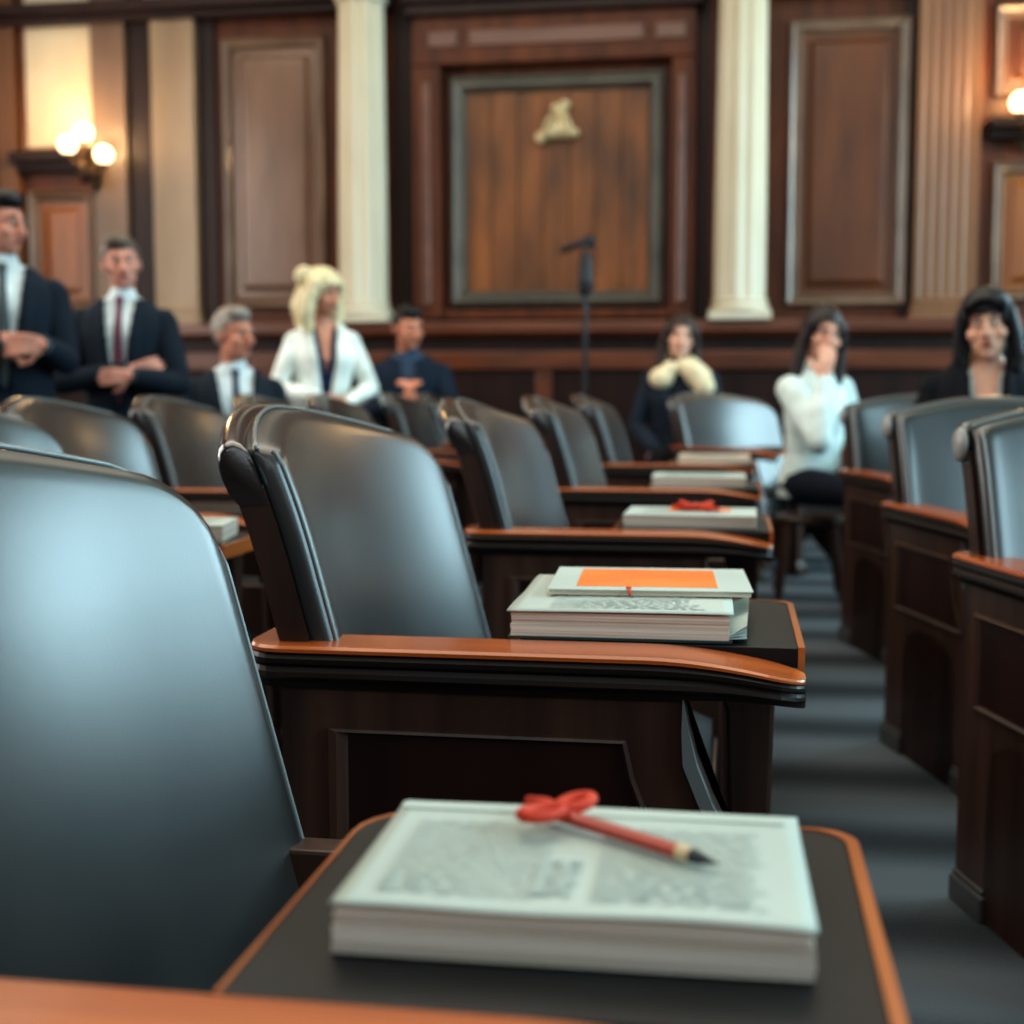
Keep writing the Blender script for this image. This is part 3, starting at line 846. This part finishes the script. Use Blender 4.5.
BODY_M = [(-.10, .135, .095, 0), (0, .16, .11, 0), (.12, .145, .105, 0), (.25, .155, .112, -.005), (.40, .172, .115, -.005), (.47, .172, .095, .0), (.52, .135, .075, .005), (.55, .085, .066, .008), (.585, .058, .058, .008)]
BODY_F = [(-.10, .15, .10, 0), (0, .165, .115, 0), (.14, .122, .095, 0), (.25, .135, .105, -.008), (.34, .150, .125, -.015), (.44, .150, .09, .0), (.50, .115, .068, .005), (.53, .07, .056, .008), (.565, .048, .050, .008)]

def person(label, loc, heading, fem=False, seated=False, scale=1.0, lean=0.0, head=(0, 0, 0), arms=None, skin=(206, 150, 126),
           hair=('short', (40, 30, 26)), top=(16, 26, 36), shirt=(214, 228, 232), tie=None, vee=(.075, .10), legs=(18, 22, 30), collar=True, cuffs=True, inner_skin=False, extra=None, neck=0.0):
    r = thing('person', label, 'person', loc, R(heading)); r.scale = (scale,) * 3
    hz = .525 if seated else .90
    tab = BODY_F if fem else BODY_M
    sh = .165 if fem else .19
    hs = .440 if fem else .462          # shoulder height over hip
    hn = .565 if fem else .585
    hc = (.705 if fem else .725) + neck         # head centre over hip
    ln = R(lean)
    def T(x, y, h):
        return V3((x, y * math.cos(ln) - h * math.sin(ln), hz + h * math.cos(ln) + y * math.sin(ln)))
    def ringsof(off, h0, h1, n=28, k=18, wider=0):
        out = []
        for i in range(k + 1):
            h = h0 + (h1 - h0) * i / k
            rx, ry, yc = lerp_table(tab, h)
            out.append([T((rx + off + wider) * math.cos(a), yc + (ry + off) * math.sin(a), h) for a in (2 * math.pi * q / n for q in range(n))])
        return out
    sk = cloth('skin tone', *skin, rough=.5)
    # joints
    J = {}
    for s in (-1, 1):
        if seated:
            J[s] = [V3((s * .085, 0, hz)), V3((s * .105, -.42, hz - .01)), V3((s * .105, -.40, .085))]
        else:
            J[s] = [V3((s * .085, 0, hz)), V3((s * .095, -.015, .49)), V3((s * .10, .02, .085))]
    arms = arms or {}
    AJ = {}
    for s in (-1, 1):
        spec = arms.get(s) or dict(e=(s * (sh + .06), .03, .20), w=(s * (sh + .04), -.10, .0), d=(0, -.3, -1), n=(-s, 0, 0))
        S0 = T(s * (sh - .01), .005, hs); E0 = T(*spec['e']); W0 = T(*spec['w'])
        AJ[s] = (S0, E0, W0, spec)
    # head frame
    NB = T(0, .008, hn - .02)
    HR = Matrix.Rotation(R(head[0]), 3, 'Z') @ Matrix.Rotation(R(head[1]), 3, 'X') @ Matrix.Rotation(R(head[2]), 3, 'Y')
    HC = T(0, -.018, hc)
    def H(x, y, z): return HC + HR @ V3((x, y, z))
    hw = .93 if fem else 1.0
    # --- body: one continuous skin surface
    bm = B()
    loft(bm, ringsof(0, -.07 if seated else -.10, hn))
    cone(bm, T(0, .01, hn - .06), H(0, .012, -.06), .060 if not fem else .050, .052 if not fem else .044)
    ball(bm, H(0, .012, .025), (.077 * hw, .096, .100), 24, 16, HR)
    ball(bm, H(0, -.022, -.045), (.062 * hw, .070, .072), 20, 14, HR)
    ball(bm, H(0, -.060, -.088), (.026, .026, .022), 14, 10, HR)
    ball(bm, H(0, -.068, .032), (.052, .026, .018), 14, 10, HR)
    cone(bm, H(0, -.088, .018), H(0, -.110, -.022), .009, .0135, 10)
    for s in (-1, 1):
        ball(bm, H(s * .016, -.096, -.026), (.010, .010, .008), 10, 8, HR)
        ball(bm, H(s * .042, -.062, -.022), (.026, .024, .024), 12, 8, HR)
        ball(bm, H(s * .078 * hw, .012, -.005), (.010, .020, .032), 12, 8, HR)
        chain(bm, J[s], [.078, .055, .042])
        cone(bm, J[s][2], J[s][2] + V3((0, -.14, -.045)), .04, .03)
        S0, E0, W0, spec = AJ[s]
        k = .84 if fem else 1.0
        chain(bm, [S0, E0, W0], [.050 * k, .040 * k, .027 * k])
        hand(bm, W0, spec['d'], spec['n'], spec.get('t', s), spec.get('c', .45))
    ball(bm, H(0, -.094, -.052), (.022, .010, .009), 10, 8, HR)
    body = mesh_obj('body', finish_blob(bm, .0055, 3), sk, r)
    # --- face features
    dark = mat('eye dark', srgb(38, 26, 22), .3); lipm = mat('lip tone', srgb(skin[0] * .78, skin[1] * .52, skin[2] * .52), .45)
    hcol = hair[1]
    hm = noisy(mat('hair', srgb(*hcol), .45, spec=.4), srgb(*[c * .75 for c in hcol]), srgb(*[min(255, c * 1.15) for c in hcol]), (60, 60, 12), 4, bump=.5)
    white = mat('eye white', srgb(212, 204, 198), .35)
    for s in (-1, 1):
        bm = B(); ball(bm, H(s * .030 * hw, -.081, .012), (.0125, .008, .0075), 12, 8, HR)
        e = obj('eye', bm, white, r, smooth=True)
        bm = B(); ball(bm, H(s * .030 * hw, -.0865, .012), (.0062, .004, .0064), 10, 8, HR); obj('iris', bm, dark, e, smooth=True)
        bm = B(); tube(bm, [H(s * .014, -.0925, .033), H(s * .030, -.090, .038), H(s * .047 * hw, -.078, .034)], [.0035, .0045, .0025], 6); obj('eyebrow', bm, hm if hcol[0] < 150 else mat('brow', srgb(140, 112, 80), .6), r, smooth=True)
    bm = B(); ball(bm, H(0, -.099, -.049), (.021, .006, .0045), 12, 8, HR); ball(bm, H(0, -.0985, -.0565), (.018, .006, .005), 12, 8, HR); obj('lips', bm, lipm, r, smooth=True)
    # --- hair
    style = hair[0]
    bm = B()
    ball(bm, H(0, .020, .036), (.086 * hw, .104, .104), 28, 18, HR)
    win_z, win_y = .060, -.030
    if style == 'short':
        ball(bm, H(-.01, -.040, .102), (.062, .055, .036), 18, 12, HR)
        lo_z = -.055
    elif style == 'blonde':
        ball(bm, H(0, .02, .05), (.112, .125, .105), 20, 14, HR)
        for s in (-1, 1):
            chain(bm, [H(s * .085, -.02, .06), H(s * .110, .0, -.03), H(s * .115, .0, -.12), H(s * .10, -.02, -.20)], [.040, .048, .050, .03])
        chain(bm, [H(-.01, .10, .02), H(-.02, .12, -.09), H(-.02, .10, -.21)], [.075, .085, .05])
        ball(bm, H(-.09, .075, .085), (.06, .055, .06), 14, 10, HR)
        lo_z = -9
    elif style == 'bob':
        ball(bm, H(0, .015, .045), (.094, .112, .10), 20, 14, HR)
        for s in (-1, 1):
            chain(bm, [H(s * .074, -.03, .05), H(s * .088, -.02, -.04), H(s * .092, -.02, -.10), H(s * .085, -.03, -.15)], [.027, .031, .031, .022])
        chain(bm, [H(0, .08, .0), H(0, .09, -.08), H(0, .085, -.14)], [.075, .08, .06])
        chain(bm, [H(-.06, -.074, .075), H(-.012, -.088, .098)], [.020, .016])
        chain(bm, [H(.012, -.088, .098), H(.06, -.074, .075)], [.016, .020])
        lo_z = -9
    elif style == 'long':
        ball(bm, H(0, .02, .045), (.095, .112, .10), 20, 14, HR)
        for s in (-1, 1):
            chain(bm, [H(s * .076, -.03, .05), H(s * .092, -.015, -.05), H(s * .098, -.02, -.15), H(s * .10, -.045, -.28)], [.026, .030, .033, .022])
        chain(bm, [H(0, .085, .0), H(0, .095, -.12), H(0, .085, -.26)], [.068, .075, .05])
        lo_z = -9
    hme = finish_blob(bm, .006, 4)
    # open the face window
    bb = B(); bb.from_mesh(hme)
    HRi = HR.inverted()
    kill = []
    for f in bb.faces:
        q = HRi @ (f.calc_center_median() - HC)
        fz = {'short': .066, 'blonde': .062, 'bob': .050, 'long': .074}[style]
        fw = {'short': .08, 'blonde': .066, 'bob': .066, 'long': .060}[style]
        if q.y < -.020 and q.z < fz and abs(q.x) < fw - max(0, q.z) * .25 and q.z > -.14: kill.append(f)
        elif style == 'short' and (q.z < lo_z or (q.y < .0 and q.z < .02 and q.y > -.03 and False)): kill.append(f)
        elif style == 'short' and q.y < -.012 and q.z < .045: kill.append(f)
    bmesh.ops.delete(bb, geom=kill, context='FACES')
    bb.to_mesh(hme); bb.free()
    ho = mesh_obj('hair', hme, hm, r)
    ho.modifiers.new('t', 'SOLIDIFY').thickness = .006
    # --- shirt / blouse
    shm = cloth('shirt cloth', *shirt)
    bm = B(); loft(bm, ringsof(.015, -.06, hn - .012))
    if collar:
        cone(bm, T(0, .008, hn - .05), T(0, .0, hn - .006), .066 if not fem else .056, .064 if not fem else .054)
    sm_ = finish_blob(bm, .007, 3)
    if inner_skin or not collar:
        bb = B(); bb.from_mesh(sm_); kill = []
        Rl = Matrix.Rotation(-ln, 3, 'X')
        for f in bb.faces:
            c = f.calc_center_median() - V3((0, 0, hz)); c = Matrix.Rotation(-ln, 3, 'X') @ c
            h = c.z; dd = (h - .27) / (hn - .27)
            if (c.y < 0 and dd > 0 and abs(c.x) < .006 + .05 * dd) or h > hn - .055: kill.append(f)
        bmesh.ops.delete(bb, geom=kill, context='FACES'); bb.to_mesh(sm_); bb.free()
    mesh_obj('shirt', sm_, shm, r)
    # --- jacket: body with an open front plus two sleeves
    if top:
        jm = cloth('jacket cloth', *top)
        bm = B(); loft(bm, ringsof(.029, -.16 if not seated else -.06, hn - .02))
        for s in (-1, 1):
            cone(bm, T(s * (sh - .07), .005, hs + .005), T(s * (sh + .0), .005, hs - .012), .050, .056)
        jme = finish_blob(bm, .007, 3)
        bb = B(); bb.from_mesh(jme); kill = []
        for f in bb.faces:
            c = Matrix.Rotation(ln, 3, 'X').inverted() @ (f.calc_center_median() - V3((0, 0, hz)))
            h = c.z; dd = (h - vee[1]) / (hn - .03 - vee[1])
            if c.y < .0 and dd > 0 and abs(c.x) < vee[0] * dd ** .8: kill.append(f)
            elif h > hn - .026: kill.append(f)
        bmesh.ops.delete(bb, geom=kill, context='FACES')
        bb.to_mesh(jme); bb.free()
        bm = B()
        for s in (-1, 1):
            S0, E0, W0, spec = AJ[s]; k = .9 if fem else 1.0
            fd = (W0 - E0).normalized()
            chain(bm, [S0, S0.lerp(E0, .5), E0, E0.lerp(W0, .5), W0 - fd * .025], [.060 * k, .060 * k, .050 * k, .050 * k, .040 * k])
        sme = finish_blob(bm, .007, 4)
        bb = B(); bb.from_mesh(jme); bb.from_mesh(sme)
        # lapels lying on the chest
        for s in (-1, 1):
            prev = None
            for k in range(11):
                h = vee[1] + (hn - .05 - vee[1]) * k / 10; dd = k / 10
                x0 = vee[0] * dd ** .8; wd = .012 + .045 * math.sin(math.pi * min(1, dd * .8 + .1)) 
                rx, ry, yc = lerp_table(tab, h)
                def surf(xx): return yc - (ry + .036) * math.sqrt(max(.05, 1 - (xx / (rx + .036)) ** 2))
                cur = (bb.verts.new(T(s * x0, surf(x0), h)), bb.verts.new(T(s * (x0 + wd), surf(x0 + wd) - .001, h)))
                if prev: bb.faces.new((prev[0], prev[1], cur[1], cur[0]))
                prev = cur
        bb.to_mesh(jme); bb.free(); bpy.data.meshes.remove(sme)
        jo = mesh_obj('jacket', jme, jm, r)
        so = jo.modifiers.new('t', 'SOLIDIFY'); so.thickness = .005; so.offset = 1
    else:
        bm = B()
        for s in (-1, 1):
            S0, E0, W0, spec = AJ[s]; fd = (W0 - E0).normalized()
            cone(bm, T(s * (sh - .08), .005, hs + .002), S0, .055, .062)
            chain(bm, [S0, S0.lerp(E0, .5), E0, E0.lerp(W0, .5), W0 - fd * .02], [.066, .064, .056, .056, .036])
        mesh_obj('sleeves', finish_blob(bm, .007, 4), shm, r)
    if top and cuffs:
        bm = B()
        for s in (-1, 1):
            S0, E0, W0, spec = AJ[s]; fd = (W0 - E0).normalized()
            tube(bm, [W0 - fd * .05, W0 - fd * .0], [.037, .036], 14)
        obj('shirt_cuffs', bm, shm, r, smooth=True)
    if tie:
        tm = cloth('tie silk', *tie, rough=.5)
        bm = B(); pr = None
        for k in range(15):
            h = hn - .03 - (hn - .03 - .06) * k / 14
            rx, ry, yc = lerp_table(tab, h)
            w = .017 if k == 0 else .013 + .020 * k / 14
            y = yc - ry - .020 - (.012 if k == 0 else 0.004)
            ring = [T(-w, y + .004, h), T(0, y - .004, h), T(w, y + .004, h), T(0, y + .008, h)]
            vs_ = [bm.verts.new(p) for p in ring]
            if pr:
                for i in range(4): bm.faces.new((pr[i], pr[(i + 1) % 4], vs_[(i + 1) % 4], vs_[i]))
            pr = vs_
        ball(bm, T(0, lerp_table(tab, hn - .03)[2] - lerp_table(tab, hn - .03)[1] - .022, hn - .028), (.02, .014, .018), 12, 8)
        obj('tie', bm, tm, r, smooth=True)
    # --- trousers and shoes
    lm = cloth('trouser cloth', *legs)
    bm = B()
    loft(bm, ringsof(.014, -.085 if seated else -.10, .06))
    for s in (-1, 1): chain(bm, [J[s][0], J[s][1], J[s][2] + V3((0, 0, .02))], [.092, .068, .058])
    mesh_obj('trousers', finish_blob(bm, .008, 3), lm, r)
    shoe = mat('shoe leather', srgb(24, 20, 20), .35)
    for s in (-1, 1):
        an = J[s][2]; bm = B()
        cone(bm, V3((an.x, an.y + .02, .055)), V3((an.x, an.y - .16, .045)), .048, .040)
        cone(bm, V3((an.x, an.y, .06)), V3((an.x, an.y, .12)), .05, .045)
        for v in bm.verts: v.co.z = max(v.co.z, .004)
        obj('shoe', bm, shoe, r, smooth=True)
    if extra: extra(r, T, H, HR, tab)
    return r

SUIT = (18, 30, 42)
person('standing man in dark suit and grey tie at the left edge, hands clasped', (-2.835, 5.0, 0), 28, lean=-1, head=(50, 6, 0), scale=1.005,
       arms={-1: dict(e=(-.23, -.08, .20), w=(.0, -.26, .27), d=(.9, -.2, -.15), n=(0, 1, 0), c=.6),
             1: dict(e=(.225, -.05, .20), w=(.14, -.25, .25), d=(-.9, -.3, .0), n=(0, 1, -.2), c=.6)},
       skin=(196, 136, 116), hair=('short', (24, 20, 20)), top=SUIT, tie=(80, 90, 94), shirt=(206, 222, 226), vee=(.085, .08))
person('man in dark suit and burgundy tie with crossed arms behind the left chairs', (-2.63, 5.62, 0), 14, lean=-2, head=(14, 4, -4), scale=.945,
       arms={1: dict(e=(.265, -.09, .17), w=(.085, -.275, .20), d=(-1, -.1, -.02), n=(0, 1, 0), c=.45),
             -1: dict(e=(-.265, -.09, .18), w=(.06, -.185, .225), d=(1, .15, .25), n=(0, 1, 0), c=.35)},
       skin=(204, 146, 128), hair=('short', (96, 82, 72)), top=SUIT, tie=(110, 62, 80), vee=(.07, .06))
stool(-2.37, 6.25, 'low stool under the grey-haired man')
person('seated older man with short grey hair and dark suit, facing right', (-2.37, 6.25, 0), 26, seated=True, lean=4, head=(38, 2, 0), scale=1.0,
       arms={s: dict(e=(s * .24, -.04, .16), w=(s * .10, -.30, .10), d=(-s * .5, -1, -.1), n=(0, 0, -1)) for s in (-1, 1)},
       skin=(200, 136, 112), hair=('short', (140, 132, 124)), top=(26, 36, 46), tie=(52, 58, 78), vee=(.09, .05))
person('standing blonde woman in a white blazer behind the left-row chairs', (-2.19, 7.1, 0), 26, fem=True, lean=5, head=(34, 10, 0), scale=.935,
       arms={-1: dict(e=(-.27, -.05, .17), w=(-.05, -.24, .13), d=(1, -.3, -.2), n=(0, 1, 0)), 1: dict(e=(.27, -.06, .17), w=(.10, -.23, .10), d=(-1, -.2, -.2), n=(0, 1, 0))},
       skin=(206, 148, 124), hair=('blonde', (226, 208, 168)), top=(226, 236, 228), shirt=(34, 52, 84), vee=(.075, .02), collar=False, inner_skin=True, legs=(40, 44, 54), cuffs=False)
stool(-2.10, 8.75, 'low stool under the dark-haired man')
person('seated dark-haired man in navy suit with hands joined, far row', (-2.10, 8.75, 0), 10, seated=True, lean=12, head=(30, 10, 0), scale=1.12,
       arms={s: dict(e=(s * .25, -.14, .26), w=(s * .03 + .02, -.31, .37), d=(-s * .4, -.3, .9), n=(-s, .2, 0), c=.6) for s in (-1, 1)},
       skin=(202, 138, 112), hair=('short', (20, 20, 24)), top=(24, 38, 54), shirt=(60, 78, 100), vee=(.05, .2))

def scarf(r, T, H, HR, tab):
    bm = B()
    ball(bm, T(-.100, -.105, .455), (.072, .05, .062), 18, 12); ball(bm, T(-.055, -.085, .505), (.05, .05, .045), 14, 10)
    chain(bm, [T(.015, -.085, .525), T(.075, -.10, .48), T(.135, -.115, .41)], [.042, .060, .062])
    chain(bm, [T(.06, -.07, .53), T(.12, -.085, .46)], [.045, .06])
    chain(bm, [T(-.07, .03, .54), T(0, .06, .55), T(.07, .03, .54)], [.045, .045, .045])
    mesh_obj('scarf', finish_blob(bm, .007, 4), cloth('cream wool', 222, 206, 172), r)
stool(-.33, 8.47, 'low stool under the woman in the cream scarf')
person('seated woman in dark coat and broad cream scarf near the centre', (-.33, 8.47, 0), 2, fem=True, seated=True, lean=4, head=(6, 4, 6), neck=-.03, scale=1.09,
       arms={s: dict(e=(s * .24, -.02, .17), w=(s * .12, -.24, .06), d=(-s * .3, -1, -.1), n=(0, 0, -1)) for s in (-1, 1)},
       skin=(226, 178, 156), hair=('long', (52, 36, 32)), top=(36, 46, 60), shirt=(24, 30, 44), vee=(.08, .1), extra=scarf, cuffs=False)
stool(.37, 6.64, 'low stool under the woman in the white blouse')
person('seated woman in a white blouse raising one hand to her face', (.37, 6.64, 0), 40, fem=True, seated=True, lean=3, head=(-22, 6, 8), neck=-.02, scale=1.03,
       arms={-1: dict(e=(-.17, -.22, .22), w=(-.115, -.16, .50), d=(.30, .06, 1), n=(.5, .8, 0), c=.3, t=1),
             1: dict(e=(.25, -.02, .19), w=(.10, -.24, .14), d=(-.7, -.6, -.1), n=(0, .4, -1))},
       skin=(214, 160, 138), hair=('long', (40, 28, 28)), top=None, shirt=(218, 234, 230), legs=(24, 30, 44), collar=True)

def brooch(r, T, H, HR, tab):
    bm = B()
    for k in range(6):
        a = math.pi * k / 3
        ball(bm, T(.105 + .012 * math.cos(a), -.13, .385 + .012 * math.sin(a)), (.009, .006, .009), 8, 6)
    obj('brooch', bm, mat('silver brooch', srgb(170, 176, 184), .3, metal=.6), r, smooth=True, label='small pale brooch on the lapel')
person('woman with black fringed bob and black jacket seated at right', (.92, 5.30, 0), -8, fem=True, seated=True, lean=6, head=(-4, 4, -5), neck=-.05, scale=1.04,
       arms={s: dict(e=(s * .25, -.03, .19), w=(s * .10, -.25, .12), d=(-s * .5, -1, -.1), n=(0, 0, -1)) for s in (-1, 1)},
       skin=(222, 172, 148), hair=('bob', (20, 18, 22)), top=(14, 18, 26), shirt=(196, 200, 196), vee=(.062, .10), collar=False, inner_skin=True, extra=brooch, cuffs=False)

# ------------------------------------------------------------------ light
def area(name, loc, rot, sx, sy, energy, color):
    L = bpy.data.lights.new(name, 'AREA'); L.shape = 'RECTANGLE'; L.size = sx; L.size_y = sy; L.energy = energy; L.color = color
    o = bpy.data.objects.new(name, L); link(o); o.location = loc; o.rotation_euler = rot
    return o
for i, (a, b) in enumerate(WIN):
    pw = (235, 200, 275)[i]
    area('window_daylight', (XR - .05, (a + b) / 2, 3.0), (0, R(90), 0), 2.9, b - a - .1, pw, (.56, .85, .96))
area('ceiling_light', (-2.0, 4.5, ZC - .1), (0, 0, 0), 7, 8, 310, (1.0, .90, .76))
area('rear_daylight', (-.5, YF + .1, 3.6), (R(90), 0, 0), 7.5, 3.0, 85, (.86, .95, 1.0))
area('left_daylight', (XL + .1, 4.4, 2.8), (0, R(-90), 0), 3.2, 6.8, 220, (1.0, .97, .92))

w = bpy.data.worlds.new('World'); sc.world = w; w.use_nodes = True
nt = w.node_tree
bg = nt.nodes['Background']; sky = nt.nodes.new('ShaderNodeTexSky'); sky.sky_type = 'HOSEK_WILKIE'; sky.turbidity = 4
nt.links.new(sky.outputs['Color'], bg.inputs['Color']); bg.inputs['Strength'].default_value = .6

# ------------------------------------------------------------------ camera
F_PX = 1360.0
phi = math.atan(124 / F_PX); th = math.atan(222 * math.cos(phi) / F_PX)
cam = bpy.data.cameras.new('camera'); cam.sensor_width = 36; cam.sensor_fit = 'HORIZONTAL'; cam.lens = F_PX / 1024 * 36
cam.clip_start = .02
cam.dof.use_dof = True; cam.dof.focus_distance = 1.50; cam.dof.aperture_fstop = cam.lens / 1000 / .0125
co = bpy.data.objects.new('camera', cam); link(co); co.location = (0, 0, 1.0)
co.rotation_euler = (R(90) - phi, 0, th)
sc.camera = co
sc.view_settings.view_transform = 'Standard'
sc.view_settings.look = 'Medium High Contrast'
sc.view_settings.exposure = 0.0
sc.cycles.use_denoising = True
sc.cycles.max_bounces = 6; sc.cycles.caustics_reflective = False; sc.cycles.caustics_refractive = False
sc.cycles.sample_clamp_indirect = 6.0
